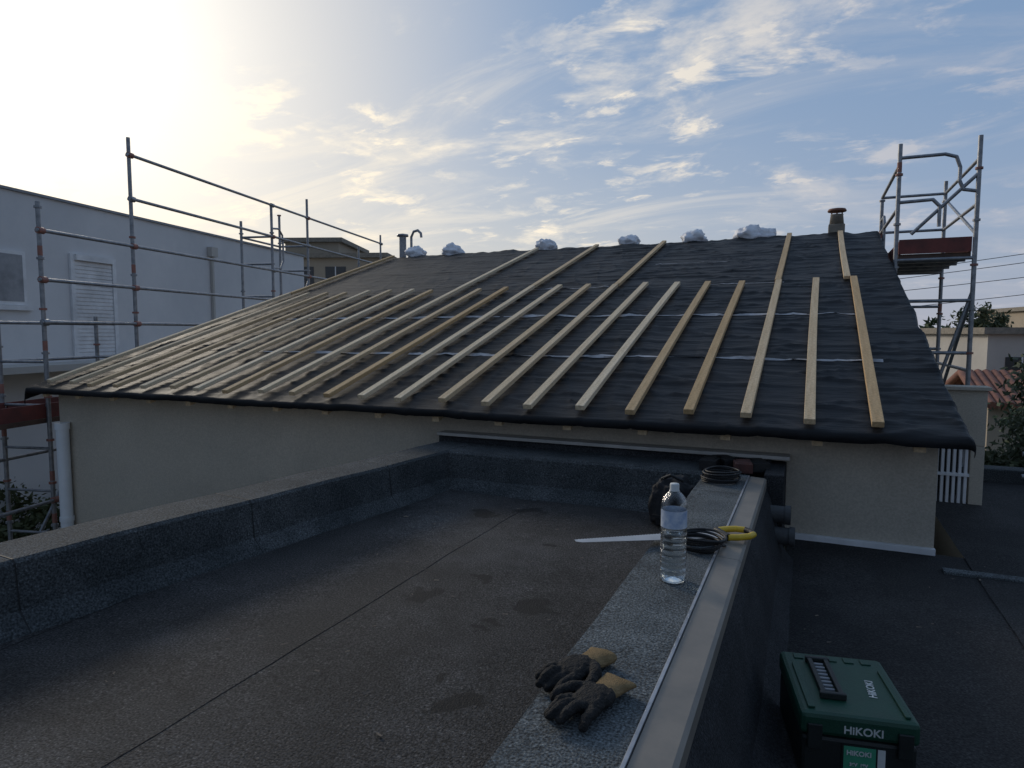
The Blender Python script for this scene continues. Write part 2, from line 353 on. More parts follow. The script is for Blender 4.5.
# ------------------------------------------------------------ house under renovation
house=empty('house')
SL=.3045; Y0=4.3; Z0=.26; YR=10.95; XL=-7.58; XR=.80; ZRG=Z0+SL*(YR-Y0)
b=MB()
b.bx(-7.45,.70,4.55,4.8,-3.4,.285)
for xa,xb in((-7.45,-7.2),(.46,.70)):
    A=[(xa,4.8,-3.4),(xa,17.3,-3.4),(xa,17.3,.24),(xa,YR,ZRG-.12),(xa,4.8,.29)]
    b.extr(A,[(xb,p[1],p[2]) for p in A])
b.bx(-7.45,.70,17.3,17.5,-3.4,.24)
b.build('walls',M_beige,house)
b=MB(); b.bx(-.09,.705,4.515,4.549,ZR,-.435); b.build('wall_base_trim',M_shut,house,bevel=.003)
b=MB()
def slope_slab(y0,y1,t0,t1,x0,x1,mi=0):
    f=lambda y: Z0+SL*((y-Y0) if y<=YR else (2*YR-y-Y0))
    A=[(x0,y0,f(y0)-t0),(x0,y1,f(y1)-t0),(x0,y1,f(y1)-t1),(x0,y0,f(y0)-t1)]
    b.extr(A,[(x1,p[1],p[2]) for p in A],mi)
slope_slab(4.345,YR,.03,.055,XL+.04,XR-.04); slope_slab(YR,17.6,.03,.055,XL+.04,XR-.04)
b.build('roof_boarding',M_deckw,house)
b=MB(); f=lambda y: Z0+SL*(y-Y0)
x=-7.4
while x<.75:
    A=[(x,4.36,f(4.36)-.057),(x,4.9,f(4.9)-.057),(x,4.9,f(4.9)-.11),(x,4.36,f(4.36)-.118)]
    b.extr(A,[(x+.06,p[1],p[2]) for p in A]); x+=.53
b.build('rafter_tails',M_wood,house)
def surf(x,y):
    am=.45+.55*min(1,max(0,(x+5.5)/3))
    d=.005*noise.noise(Vector((x*.9,y*1.7,1)))+am*.0045*noise.noise(Vector((x*1.8,y*8,3)))+am*.002*noise.noise(Vector((x*7,y*14,5)))
    wr=abs(noise.noise(Vector((x*.7+y*.2,y*3.8,8))));  d+=am*.013*max(0,.09-wr)/.09
    wr=abs(noise.noise(Vector((x*.5-y*.3,y*6.2,18))));  d+=am*.010*max(0,.08-wr)/.08
    wr=abs(noise.noise(Vector((x*3.0+y*.8,y*.9,28))));  d+=am*.007*max(0,.08-wr)/.08
    lap=((y-5.55)%1.25)
    d+= .006*(1-lap/.5) if lap<.5 else 0
    e=max(0,(y-(YR-.30))/.30); d+=e*.045*noise.noise(Vector((x*2.3,y*2,31)))+e*.02*noise.noise(Vector((x*7,y*4,3)))
    return d-.013
def rz(x,y): return Z0+SL*(y-Y0)+surf(x,y)
b=MB(); nx,ny=340,300; vs=[];fs=[]
cols=[('L',k) for k in range(4)]+[('M',k) for k in range(nx+1)]+[('R',k) for k in range(1,6)]
rows=[('F',k) for k in range(3)]+[('M',k) for k in range(ny+1)]+[('B',k) for k in range(1,30)]
for rt,rk in rows:
    if rt=='F': y=Y0; dz=-(.055,.04,.018)[rk]; dy=(0,-.006,-.008)[rk]
    elif rt=='M': y=Y0+(YR-Y0)*rk/ny; dz=0; dy=0
    else: y=YR+ rk*.22; dz=0; dy=0
    for ct,ck in cols:
        if ct=='L': x=XL; ddz=-(.13,.09,.05,.02)[ck]; ddx=-.03+.02*(ck/3)
        elif ct=='M': x=XL+(XR-XL)*ck/nx; ddz=0; ddx=0
        else:
            x=XR; fade=min(1,.35+max(0,y-Y0)*1.2)
            ddx=(.010,.022,.026,.024,.02)[ck-1]*1.2; ddz=-(.01,.04,.08,.115,.14)[ck-1]*(1+.35*noise.noise(Vector((0,y*1.6,77))))*fade
        zz=rz(x,min(y,YR)) if y<=YR else rz(x,YR)-SL*(y-YR)
        zz+=dz*(1+.15*noise.noise(Vector((x*3,1,1))))+ddz
        ex=.02*noise.noise(Vector((5,y*3,2))) if ct!='M' else 0
        vs.append((x+ddx+ex,y+dy+(.006*noise.noise(Vector((x*2,9,9))) if rt=='F' else 0),zz))
W=len(cols)
for j in range(len(rows)-1):
    for k in range(W-1): a=j*W+k; fs.append((a,a+1,a+W+1,a+W))
b.add(vs,fs,0,True); b.build('roof_underlay',M_under,house,fix=False)
b=MB()
def strip(y,xa,xb,wd):
    n=int((xb-xa)/.03); vs=[];fs=[]
    for i in range(n+1):
        x=xa+(xb-xa)*i/n; yy=y+.008*noise.noise(Vector((x*2,y,0))); w_=wd*(.85+.5*noise.noise(Vector((x*3,y,4))))
        for o in(-w_/2,w_/2): vs.append((x,yy+o,rz(x,yy+o)+.0055))
    for i in range(n): fs.append((2*i,2*i+2,2*i+3,2*i+1))
    b.add(vs,fs,0,True)
for y,segs in((5.53,[(-5.6,-3.7),(-3.6,.48)]),(6.78,[(-6.4,-3.2),(-3.15,.35)]),(8.03,[(-3.4,-2.3),(-1.1,-.3)]),(9.28,[(-2.0,-1.0)])):
    for xa,xb in segs: strip(y,xa,xb,.045 if y<7 else .02)
b.build('underlay_lap_tape',M_tape,house,fix=False)
b=MB(); b.tube((-7.30,4.48,-3.4),(-7.30,4.48,-.16),.062,0,16); b.tube((-7.30,4.48,-.20),(-7.30,4.48,-.13),.072,0,16); b.tube((-7.30,4.48,-1.2),(-7.30,4.48,-1.15),.070,0,16); b.build('downpipe',M_pvc,house)

ang=math.atan(SL); RM=Matrix.Rotation(ang,3,'X')
long_={0,2,7,10,13,21}
def batten(x,y0,y1,yaw=0):
    Ln=(y1-y0)/math.cos(ang); yc=(y0+y1)/2; lift=.042
    bb=MB(); nseg=10
    wv=random.uniform(-.008,.008)
    w,h=.064,.036
    vs=[]
    for i in range(nseg+1):
        t=i/nseg; yy=(t-.5)*Ln; ox=wv*math.sin(math.pi*t)
        for a,c in((-w/2,-h/2),(w/2,-h/2),(w/2,h/2),(-w/2,h/2)): vs.append((a+ox,yy,c))
    fs=[(i*4+k,i*4+(k+1)%4,(i+1)*4+(k+1)%4,(i+1)*4+k) for i in range(nseg) for k in range(4)]+[(3,2,1,0),tuple(nseg*4+k for k in range(4))]
    bb.add(vs,fs); o=bb.build('wooden_batten',M_wood,bevel=.003)
    o.location=(x,yc,Z0+SL*(yc-Y0)+lift-.006); o.rotation_euler=Matrix((Matrix.Rotation(yaw,3,'Z')@RM)).to_euler()
for i in range(22):
    x=.38-.367*i+random.uniform(-.015,.015); y0=4.335+random.uniform(-.0,.06); y1=7.98+random.uniform(-.06,.05)
    yaw=random.uniform(-.006,.006)
    batten(x,y0,y1,yaw)
    if i in long_: batten(x+(.0 if i else -.05),y1+(.006 if i else -.0),10.83+random.uniform(-.05,.04),yaw+(0 if i else .004))

for x,r in((-7.03,.17),(-6.23,.18),(-4.34,.17),(-2.83,.15),(-1.79,.18),(-.94,.2),(-.72,.14)):
    b=MB(); nu,nv=28,18; vs=[];fs=[]
    for j in range(nv+1):
        ph=math.pi*j/nv
        for i in range(nu):
            t=2*math.pi*i/nu; d=Vector((math.sin(ph)*math.cos(t),math.sin(ph)*math.sin(t),math.cos(ph)))
            rr=r*(1+.35*noise.noise(d*1.6+Vector((x*5,0,0)))+.22*noise.noise(d*4+Vector((x,0,0))))
            vs.append((d.x*rr*1.15,d.y*rr,d.z*rr*.8))
    for j in range(nv):
        for i in range(nu): fs.append((j*nu+i,(j+1)*nu+i,(j+1)*nu+(i+1)%nu,j*nu+(i+1)%nu))
    b.add(vs,fs,0,True); b.build('white_sack',M_bag,loc=(x,11.12,ZRG+.05))
ch=empty('chimney',(.28,11.1,0))
b=MB(); b.bx(-.11,.11,-.11,.11,1.9,2.42); b.build('chimney_stack',M_conc,ch,bevel=.01)
b=MB(); b.lathe([(.0,2.42),(.10,2.42),(.085,2.56),(.09,2.57),(.0,2.57)],n=20); b.build('chimney_pot',M_conc,ch)
b=MB(); b.lathe([(.0,2.60),(.125,2.61),(.13,2.625),(.115,2.65),(.0,2.67)],n=20)
for t in range(4): b.tube((.07*math.cos(t*1.57),.07*math.sin(t*1.57),2.56),(.07*math.cos(t*1.57),.07*math.sin(t*1.57),2.61),.01)
b.build('chimney_cowl',M_terra,ch)
b=MB(); b.tube((-7.45,11.3,1.9),(-7.45,11.3,2.72),.07,0,16); b.lathe([(0,2.78),(.11,2.76),(.115,2.72),(.0,2.71)],(-7.45,11.3,0)); b.path([(-7.25,11.3,1.9),(-7.25,11.3,2.7),(-7.2,11.3,2.8),(-7.1,11.3,2.82),(-7.03,11.3,2.76),(-7.02,11.3,2.68)],.025); b.build('flue_pipe',M_galv)

# ------------------------------------------------------------ scaffolds
def post(b,x,y,z0,z1,r=.0245):
    b.tube((x,y,z0),(x,y,z1),r,0,12)
    zz=z0+.5
    while zz<z1:
        b.tube((x,y,zz-.012),(x,y,zz+.012),r+.016,1 if random.random()<.3 else 0,10)
        if random.random()<.22: b.tube((x,y,zz+.03),(x,y,zz+.14),r+.0015,1,12)
        zz+=.5 if zz<z1-1.2 else .57
P0=Vector((-7.97,4.75,0)); dr=Vector((-.245,.969,0)); nn=Vector((-.969,-.245,0))
def S_(s,o=0,z=0): p=P0+dr*s+nn*o; return (p.x,p.y,z)
b=MB()
for s,zt in((0,2.30),(1.44,3.40),(5.0,3.2),(6.4,3.55),(10.5,3.4)):
    p=S_(s); post(b,p[0],p[1],-3.4,zt); p=S_(s,.62); post(b,p[0],p[1],-3.4,1.05 if s<5 else zt-.3)
    for zz in [-3+.5*k for k in range(8)]: b.tube(S_(s,0,zz),S_(s,.62,zz),.016,0,8)
for zz,sa,sb in((3.17,1.44,10.5),(2.60,1.44,10.5),(1.98,0,10.5),(1.43,0,10.5),(.95,0,5),(-1.1,-1.5,5)):
    b.tube(S_(sa-.06,-.03,zz),S_(sb+.06,-.03,zz),.0215,0,10)
    for s in(0,1.44,5,6.4,10.5):
        if sa<=s<=sb: b.tube(S_(s-.04,-.02,zz),S_(s+.04,-.02,zz),.038,1 if random.random()<.4 else 0,8)
for zz in(2.6,2.1,1.5): 
    for s in(5.0,6.4): b.tube(S_(s,0,zz),S_(s,.62,zz),.02,0,8)
    b.tube(S_(5,.62,zz),S_(6.4,.62,zz),.02,0,8)
for zz in(-.65,-.05,.5,.95):
    b.tube(S_(-1.6,.62,zz),S_(1.44,.62,zz),.02,0,8)
b.tube(S_(0,.62,-2.2),S_(1.44,.62,-.2),.02,0,8); b.tube(S_(5,0,-.1),S_(6.4,0,1.9),.02,0,8)
b.path([S_(5,0,2.75),S_(5.25,0,2.78),S_(5.38,0,2.68),S_(5.4,0,2.45),S_(5.4,0,2.2),S_(5.3,0,2.05),S_(5,0,2.02)],.018)
for sa,sb in((-1.6,.0),(.03,1.4),(1.5,4.95),(5.05,6.35),(6.45,10.4)):
    A=[S_(sa,.02,-.20),S_(sa,.60,-.20),S_(sa,.60,-.15),S_(sa,.02,-.15)]; Bq=[S_(sb,.02,-.20),S_(sb,.60,-.20),S_(sb,.60,-.15),S_(sb,.02,-.15)]
    b.extr(A,Bq,3)
    for o in(.03,.58):
        A=[S_(sa,o,-.145),S_(sa,o+.025,-.145),S_(sa,o+.025,.02),S_(sa,o,.02)]; Bq=[S_(sb,o,-.145),S_(sb,o+.025,-.145),S_(sb,o+.025,.02),S_(sb,o,.02)]
        b.extr(A,Bq,2)
b.build('scaffolding',[M_galv,M_red,M_toe,M_ply])
b=MB(); xa,xb,ya,yb=.87,1.65,9.1,11.2
post(b,xa,ya,-3.4,3.02); post(b,xb,ya,-3.4,3.03); post(b,xa,yb,-3.4,2.75); post(b,xb,yb,-3.4,2.95)
for zz in(2.78,2.28): 
    b.tube((xa,ya,zz),(xa,yb,zz),.02); b.tube((xb,ya,zz),(xb,yb,zz),.02); b.tube((xa,yb,zz),(xb,yb,zz),.02)
b.path([(xa,ya,2.86),(xa+.45,ya,2.86),(xa+.56,ya,2.82),(xa+.60,ya,2.70),(xa+.60,ya,2.55),(xa+.64,ya,2.45),(xb,ya,2.42)],.02)
b.path([(xa,ya,2.35),(xa+.35,ya,2.36),(xa+.42,ya,2.28),(xa+.42,ya,2.05)],.02)
b.path([(xa,yb,2.45),(xa-.0,yb-.4,2.45),(xa,yb-.5,2.35),(xa,yb-.5,1.9)],.02)
b.tube((xb,ya,2.62),(xa+.15,ya+.02,1.98),.02); b.tube((xb,yb,2.7),(xb,ya,1.95),.018)
b.tube((xb,ya+.02,1.3),(xa+.3,ya+.02,-.4),.02); b.tube((xb,ya,1.3),(xb,yb,-.3),.02)
for zz in(1.68,1.2,.6,0,-.6): b.tube((xa,ya,zz),(xb,ya,zz),.02); b.tube((xa,yb,zz),(xb,yb,zz),.02)
b.tube((xb,ya,.4),(xb,yb,.4),.02); b.tube((xb,ya,-.1),(xb,yb,-.1),.02)
b.bx(xa+.03,xb-.03,ya+.03,yb-.03,1.70,1.75,3)
for x0 in(xa+.03,xb-.055): b.bx(x0,x0+.025,ya+.03,yb-.03,1.752,1.90,2)
b.bx(xa+.03,xb-.03,ya,ya+.025,1.752,1.92,2); b.bx(xa+.03,xb-.03,yb-.02,yb+.005,1.752,1.9,2)
for k in range(4): b.bx(xa+.05,xb-.05,ya+.2+.5*k,ya+.25+.5*k,1.66,1.698,0)
b.build('scaffold_tower',[M_galv,M_red,M_toe,M_ply])

# ------------------------------------------------------------ grille wall right
gw=empty('louvre_screen_wall')
b=MB(); b.bx(.74,1.22,6.0,6.12,-.02,.40); b.bx(1.13,1.22,6.0,6.12,-.52,-.022); b.bx(.72,1.24,5.97,6.15,.402,.43); b.build('wall_panel',M_beige,gw,bevel=.004)
b=MB()
for k in range(10): b.bx(.755+.038*k,.774+.038*k,6.0,6.03,-.49,-.03)
b.bx(.74,1.128,5.99,6.035,-.50,-.48); b.bx(.74,1.128,5.99,6.035,-.26,-.24); b.bx(.74,1.128,5.99,6.035,-.045,-.022); b.build('slats',M_shut,gw)
b=MB(); b.bx(.74,1.128,6.3,6.32,-.52,0); b.build('dark_back',M_dark,gw)
b=MB()
for x in(1.62,2.4,3.3): b.tube((x,6.4,ZR),(x,6.4,.10),.022)
for zz in(.08,-.12,-.3): b.tube((1.55,6.4,zz),(3.4,6.4,zz),.018)
b.build('steel_railing',M_galv)

# ------------------------------------------------------------ left white building
wb=empty('white_building'); W0=Vector((-13.35,7.15,0)); wd=Vector((-.238,.971,0)); wn=Vector((.971,.238,0))
def wq(b,s0,s1,z0,z1,o0,o1,mi=0):
    A=[W0+wd*s0+wn*o0,W0+wd*s1+wn*o0,W0+wd*s1+wn*o1,W0+wd*s0+wn*o1]
    b.extr([(p.x,p.y,z0) for p in A],[(p.x,p.y,z1) for p in A],mi)
b=MB(); wq(b,-9,11.4,-3.4,3.42,-8,0); b.build('walls',M_white,wb)
b=MB(); wq(b,-9,11.42,3.422,3.47,-8.02,.05); b.build('roof_coping',M_grey,wb)
b=MB(); wq(b,1.62,1.72,.30,2.42,.002,.05); wq(b,2.72,2.82,.30,2.42,.002,.05); wq(b,1.721,2.719,2.30,2.42,.002,.10)
wq(b,1.722,2.718,.30,2.298,.002,.012)
for k in range(24): wq(b,1.73,2.71,.34+.081*k,.34+.081*k+.062,.013,.032)
b.build('shutter_door',[M_shut,M_grey],wb)
b=MB(); wq(b,-.75,.60,1.33,2.33,.002,.05,1); wq(b,-.68,.53,1.40,2.26,.051,.055,0); wq(b,-.10,-.04,1.40,2.26,.056,.07,1); wq(b,-.85,.7,1.24,1.325,.002,.09,1); b.build('window',[M_glassl,M_shut],wb)
b=MB(); wq(b,6.2,6.27,-3.4,3.0,.01,.08); wq(b,6.1,6.37,2.85,3.1,.01,.14); wq(b,-9,11.4,.12,.24,.002,.9); b.build('downpipe_and_ledge',M_bldwhite,wb)

def block(name,origin,ux,wid,dep,z0,z1,matw,wins,floors,winz,capm=None):
    e=empty(name); u=Vector((math.cos(ux),math.sin(ux),0)); n=Vector((math.sin(ux),-math.cos(ux),0)); o=Vector(origin)
    def q(b,a0,a1,z0,z1,d0,d1,mi=0):
        A=[o+u*a0+n*d0,o+u*a1+n*d0,o+u*a1+n*d1,o+u*a0+n*d1]; b.extr([(p.x,p.y,z0) for p in A],[(p.x,p.y,z1) for p in A],mi)
    b=MB(); q(b,0,wid,z0,z1,-dep,0); b.build('walls',matw,e)
    b=MB(); q(b,-.25,wid+.25,z1+.003,z1+.25,-dep-.2,.25); b.build('roof_edge',capm or M_conc,e)
    b=MB()
    for fz in floors:
        for k in range(wins):
            a=wid*(k+.5)/wins-.55; q(b,a,a+1.1,fz,fz+winz,.003,.03,0); q(b,a-.1,a+1.2,fz-.12,fz-.02,.003,.12,1)
            q(b,a+.52,a+.58,fz,fz+winz,.031,.05,1)
    b.build('windows',[M_glassd,M_shut],e)
block('apartment_block',(-25.7,27.9,0),math.radians(22),5.2,8,-3.4,4.75,M_bldbeige,3,(.5,3.1),1.2)
block('apartment_block',(-28.6,30.9,0),math.radians(22),3.2,6,-3.4,6.1,M_bldbeige,1,(4.2,),1.2)
block('beige_villa',(12.5,46,0),math.radians(10),14,10,-3.4,2.1,M_bldbeige,5,(-1.5,.6),1.1)
block('beige_villa',(6.0,30,0),math.radians(14),7,8,-3.4,.75,M_bldwhite,3,(-1.2,),1.1)
block('beige_villa',(24,60,0),math.radians(12),12,10,-3.4,3.6,M_bldwhite,4,(-.5,2),1.2)
e=empty('tiled_house'); b=MB(); b.bx(4.6,9.5,22.5,28,-3.4,-1.15); b.build('walls',M_bldbeige,e)
b=MB()
for k in range(24):
    x0=4.4+k*.22
    for ya_,yb_,za,zb in((22.2,25.3,-1.2,-.45),(28.3,25.3,-1.2,-.45)): b.tube((x0,ya_,za),(x0,yb_,zb),.12,0,8)
b.add([(4.3,22.2,-1.22),(9.7,22.2,-1.22),(9.7,25.3,-.47),(4.3,25.3,-.47),(4.3,28.3,-1.22),(9.7,28.3,-1.22)],[(0,1,2,3),(3,2,5,4)]); b.build('roof_tiles',M_tile,e)

# ------------------------------------------------------------ vegetation
def crown(b,c,rad,n,leaf,mi=0,seed=0,clumps=26):
    rnd=random.Random(seed)
    cs=[]
    for _ in range(clumps):
        d=Vector((rnd.gauss(0,1),rnd.gauss(0,1),rnd.gauss(0,1))).normalized(); t=rnd.random()**.45
        cs.append((Vector((c[0]+d.x*rad[0]*t,c[1]+d.y*rad[1]*t,c[2]+d.z*rad[2]*t)),rnd.uniform(.16,.36)))
    R=sum(rad)/3
    for _ in range(n):
        cc,cr=rnd.choice(cs); p=cc+Vector((rnd.gauss(0,1),rnd.gauss(0,1),rnd.gauss(0,.8)))*cr*R*.55
        a=Vector((rnd.gauss(0,1),rnd.gauss(0,1),rnd.gauss(0,1))).normalized(); e_=a.orthogonal().normalized(); l=leaf*rnd.uniform(.6,1.4)
        b.add([p-a*l,p+e_*l*.45,p+a*l,p-e_*l*.45],[(0,1,2,3)],mi)
def tree(name,x,y,h,rad,n,leaf,m,seed,z0=-3.4):
    b=MB(); rnd=random.Random(seed); top=z0+h; cz=top-rad[2]
    b.tube((x,y,z0),(x+.1,y,cz),h*.03,1,10,h*.018)
    for k in range(6):
        t=k*1.05; b.tube((x+.05,y,cz-rad[2]*.4),(x+math.cos(t)*rad[0]*.6,y+math.sin(t)*rad[1]*.6,cz+rad[2]*rnd.uniform(-.1,.5)),h*.012,1,6,h*.004)
    crown(b,(x,y,cz),rad,n,leaf,0,seed); b.build(name,[m,M_bark],fix=False)
tree('leafy_tree',2.95,11.2,3.5,(.75,.75,1.3),8000,.05,M_leaf2,1)
tree('leafy_tree',3.6,13.5,3.95,(.9,.9,1.6),8000,.06,M_leaf2,2)
tree('leafy_tree',4.8,15.5,4.0,(1.3,1.3,1.6),6000,.07,M_leaf,3)
tree('leafy_tree',11.0,39,5.5,(1.3,1.3,1.8),3500,.13,M_leaf,4)
tree('leafy_tree',8.2,42,5.8,(1.5,1.5,2.0),3500,.14,M_leaf2,6)
b=MB()
for k in range(26): crown(b,(-11.2+1.2*math.sin(k*1.3)-.12*k,2.2+k*.62,-2.7),(.75,.6,.75+.2*math.sin(k)),900,.06,0,100+k,12)
b.build('hedge',M_leaf2,fix=False)
b=MB(); rnd=random.Random(5)
for k in range(70):
    x=-120+k*5+rnd.uniform(-2,2); y=130+rnd.uniform(-12,12); crown(b,(x,y,-.6+rnd.uniform(-.5,1.5)),(4,3,3.2),260,.55,0,300+k,10)
b.build('distant_trees',M_leaf,fix=False)
e=empty('utility_pole'); b=MB(); b.tube((30,40,-3.4),(30,40,8.5),.16,0,12,.11); b.tube((29.4,40,7.4),(30.6,40,7.4),.05); b.build('pole',M_conc,e)
b=MB()
for k,(za,zb) in enumerate(((3.2,7.3),(2.6,6.3),(3.6,7.9),(1.6,5.6))):
    pts=[]
    for i in range(21):
        t=i/20; pts.append((-2+32*t,44-4*t+.2*k,za+(zb-za)*t-1.4*t*(1-t)))
    for a_,c_ in zip(pts[:-1],pts[1:]): b.tube(a_,c_,.018,0,5)
b.build('cables',M_cable,e)

# ------------------------------------------------------------ bottle
bt=empty('water_bottle',(-.404,2.23,.002))
def glass(name,colr,ior,rough=0.0,thin=False):
    m=bpy.data.materials.new(name); m.use_nodes=True; nt=m.node_tree; p=nt.nodes['Principled BSDF']; Lk=nt.links.new
    p.inputs['Base Color'].default_value=col(colr); p.inputs['Transmission Weight'].default_value=1; p.inputs['IOR'].default_value=ior; p.inputs['Roughness'].default_value=rough
    if thin:
        tr=N(nt,'ShaderNodeBsdfTransparent'); tr.inputs[0].default_value=(.93,.95,.96,1); gl=N(nt,'ShaderNodeBsdfGlossy'); gl.inputs['Roughness'].default_value=.08
        lw=N(nt,'ShaderNodeLayerWeight'); lw.inputs[0].default_value=.35; mx=N(nt,'ShaderNodeMixShader'); Lk(lw.outputs['Facing'],mx.inputs[0]); Lk(tr.outputs[0],mx.inputs[1]); Lk(gl.outputs[0],mx.inputs[2])
        nz=N(nt,'ShaderNodeTexNoise'); nz.inputs['Scale'].default_value=60; bp=N(nt,'ShaderNodeBump'); bp.inputs['Strength'].default_value=.4; bp.inputs['Distance'].default_value=.004; Lk(nz.outputs['Fac'],bp.inputs['Height']); Lk(bp.outputs[0],gl.inputs['Normal'])
        Lk(mx.outputs[0],nt.nodes['Material Output'].inputs[0])
    return m
M_pet=glass('pet_plastic',(1,1,1),1.1,thin=True); M_water=glass('water',(.93,.97,.98),1.33)
prof=[(.0,.004),(.03,.0),(.040,.004),(.0435,.014)]
zz=.02
while zz<.175:
    prof+=[(.0435,zz),(.0435,zz+.010),(.0408,zz+.014),(.0435,zz+.018)]; zz+=.02
prof+=[(.0425,.185),(.0425,.252),(.0435,.256),(.0425,.268),(.036,.288),(.024,.303),(.0145,.311),(.0135,.318)]
b=MB(); b.lathe(prof,n=48); b.build('bottle_shell',M_pet,bt)
b=MB(); wp=[(max(r-.0012,0),max(z_,.0055)) for r,z_ in prof if z_<.172]; b.lathe([(0,.0055)]+wp[1:]+[(.041,.172),(0,.172)],n=48); b.build('water',M_water,bt)
M_label=mat('label_paper',(.66,.70,.76),(.28,.38,.56),30,.5)
b=MB(); b.lathe([(.0432,.19),(.0432,.248)],n=48); b.build('label',M_label,bt)
b=MB(); b.lathe([(0,.335),(.0145,.335),(.0155,.332),(.0155,.316),(.017,.313),(.017,.311)],n=32)
b.build('cap',M_print,bt)

# ------------------------------------------------------------ gloves
def glove(loc,yaw,seed,flip=1,tilt=0):
    e=empty('work_glove',loc,(tilt,0,yaw)); rnd=random.Random(seed); b=MB()
    def cap(p,q,r1,r2): b.tube(p,q,r1,0,14,r2); b.ball(p,r1,0,14,8); b.ball(q,r2,0,14,8)
    b.ball((.045,0,.022),.05,0,20,12,(1.05,.92,.40)); b.ball((.018,0,.022),.034,0,20,12,(1,1,.5)); b.ball((.075,.004,.023),.040,0,20,12,(.9,1.05,.45))
    for k,(yy,ln) in enumerate(((.036,.070),(.0125,.082),(-.012,.077),(-.034,.060))):
        p=Vector((.085,yy*flip,.022)); a=(yy*3.6+rnd.uniform(-.16,.16))*flip; zc=rnd.uniform(-.05,.35)
        for s_,(fr_,r1,r2) in enumerate(((.42,.0130,.0124),(.32,.0124,.0116),(.26,.0116,.0102))):
            d=Vector((math.cos(a)*math.cos(zc),math.sin(a)*math.cos(zc),math.sin(zc))); q=p+d*ln*fr_*1.12
            if q.z<.0125:q.z=.0125
            cap(p,q,r1,r2); p=q; zc-=rnd.uniform(.25,.6); a+=rnd.uniform(-.12,.12)
    p=Vector((.02,.030*flip,.022)); 
    for d,l,r1,r2 in(((.62,.70,.12),.038,.017,.0145),((.88,.45,-.1),.032,.0145,.013),((.97,.1,-.2),.024,.013,.0115)):
        d=Vector((d[0],d[1]*flip,d[2])).normalized(); q=p+d*l; cap(p,q,r1,r2); p=q
    o=b.build('glove_hand',M_glove,e); rm=o.modifiers.new('rm','REMESH'); rm.mode='VOXEL'; rm.voxel_size=.0026; rm.use_smooth_shade=True
    sm=o.modifiers.new('s','SMOOTH'); sm.iterations=4; sm.factor=.5
    tx=bpy.data.textures.new('wr','CLOUDS'); tx.noise_scale=.018; dm=o.modifiers.new('d','DISPLACE'); dm.texture=tx; dm.strength=.007; dm.mid_level=.5
    b=MB(); vs=[];fs=[]; n=48; m_=22
    for j in range(m_+1):
        t=j/m_; xx=.014-.066*t; wy=.031+.012*t; hz=.0165+.003*t
        for i in range(n):
            a=2*math.pi*i/n; wv=1+.09*math.sin(a*3+seed+t*2)*t+.05*noise.noise(Vector((math.cos(a)*2,math.sin(a)*2,t*3+seed)))+.010*math.sin(a*24)
            xo=.004*math.sin(a*2+seed)*t
            vs.append((xx+xo,wy*math.cos(a)*wv,max(.002,.021+hz*math.sin(a)*wv*(1-.25*t))))
    for j in range(m_):
        for i in range(n): fs.append((j*n+i,j*n+(i+1)%n,(j+1)*n+(i+1)%n,(j+1)*n+i))
    b.add(vs,fs,0,True); o=b.build('glove_cuff',M_cuff,e); so_=o.modifiers.new('so','SOLIDIFY'); so_.thickness=.003; so_.offset=-1
glove((-.480,1.55,0),math.atan2(-.165,-.079),3,1)
glove((-.405,1.435,0),math.atan2(-.216,-.082),11,-1,.05)

# ------------------------------------------------------------ handsaw
sw=empty('hand_saw',(-.225,2.84,.006),(0,0,math.atan2(-.41,-.595)))
b=MB(); nT=100
low=[(.71-.62*k/nT,-.014-.041*k/nT+(-.004 if k%2 else 0)) for k in range(nT+1)]
poly=[(.09,.05),(.70,.022),(.722,.008),(.722,-.014)]+low
b.extr([(x_,y_,.0) for x_,y_ in poly],[(x_,y_,.0014) for x_,y_ in poly]); b.build('blade',M_blade,sw,rot=(0,-.012,0),loc=(0,0,.012))
b=MB(); loop=[(.10,.045),(.06,.055),(.01,.05),(-.02,.03),(-.03,0),(-.02,-.035),(.01,-.055),(.05,-.06),(.10,-.05)]
for k,(p,q) in enumerate(zip(loop[:-1],loop[1:])):
    b.tube((p[0],p[1],.014),(q[0],q[1],.014),.013,0 if k not in(3,4) else 1,12); b.ball((q[0],q[1],.014),.013,0 if k not in(3,4) else 1)
b.tube((.10,.05,.014),(.10,-.052,.014),.015,1,12); b.build('handle',[M_yel,M_black],sw)
def coil(loc,R0,turns,tilt,tail):
    b=MB()
    for k in range(turns):
        pts=[]; rr=R0+.007*(k%3)
        for i in range(29): t=2*math.pi*i/28; pts.append((rr*math.cos(t)+.004*k,rr*.9*math.sin(t)+.003*math.sin(3*t+k),.008+.009*k+.003*math.sin(2*t+k)))
        for a_,c_ in zip(pts[:-1],pts[1:]): b.tube(a_,c_,.0055,0,7)
    if tail: b.path([(.08,0,.02),(.10,.06,.006),(.06,.12,.006),(-.02,.15,.006)],.0052)
    b.build('cable_coil',M_black,loc=loc,rot=tilt)
coil((-.385,2.62,0),.075,6,(0,0,0),True)
coil((-.45,3.86,.001),.095,7,(.0,0,1.0),False)

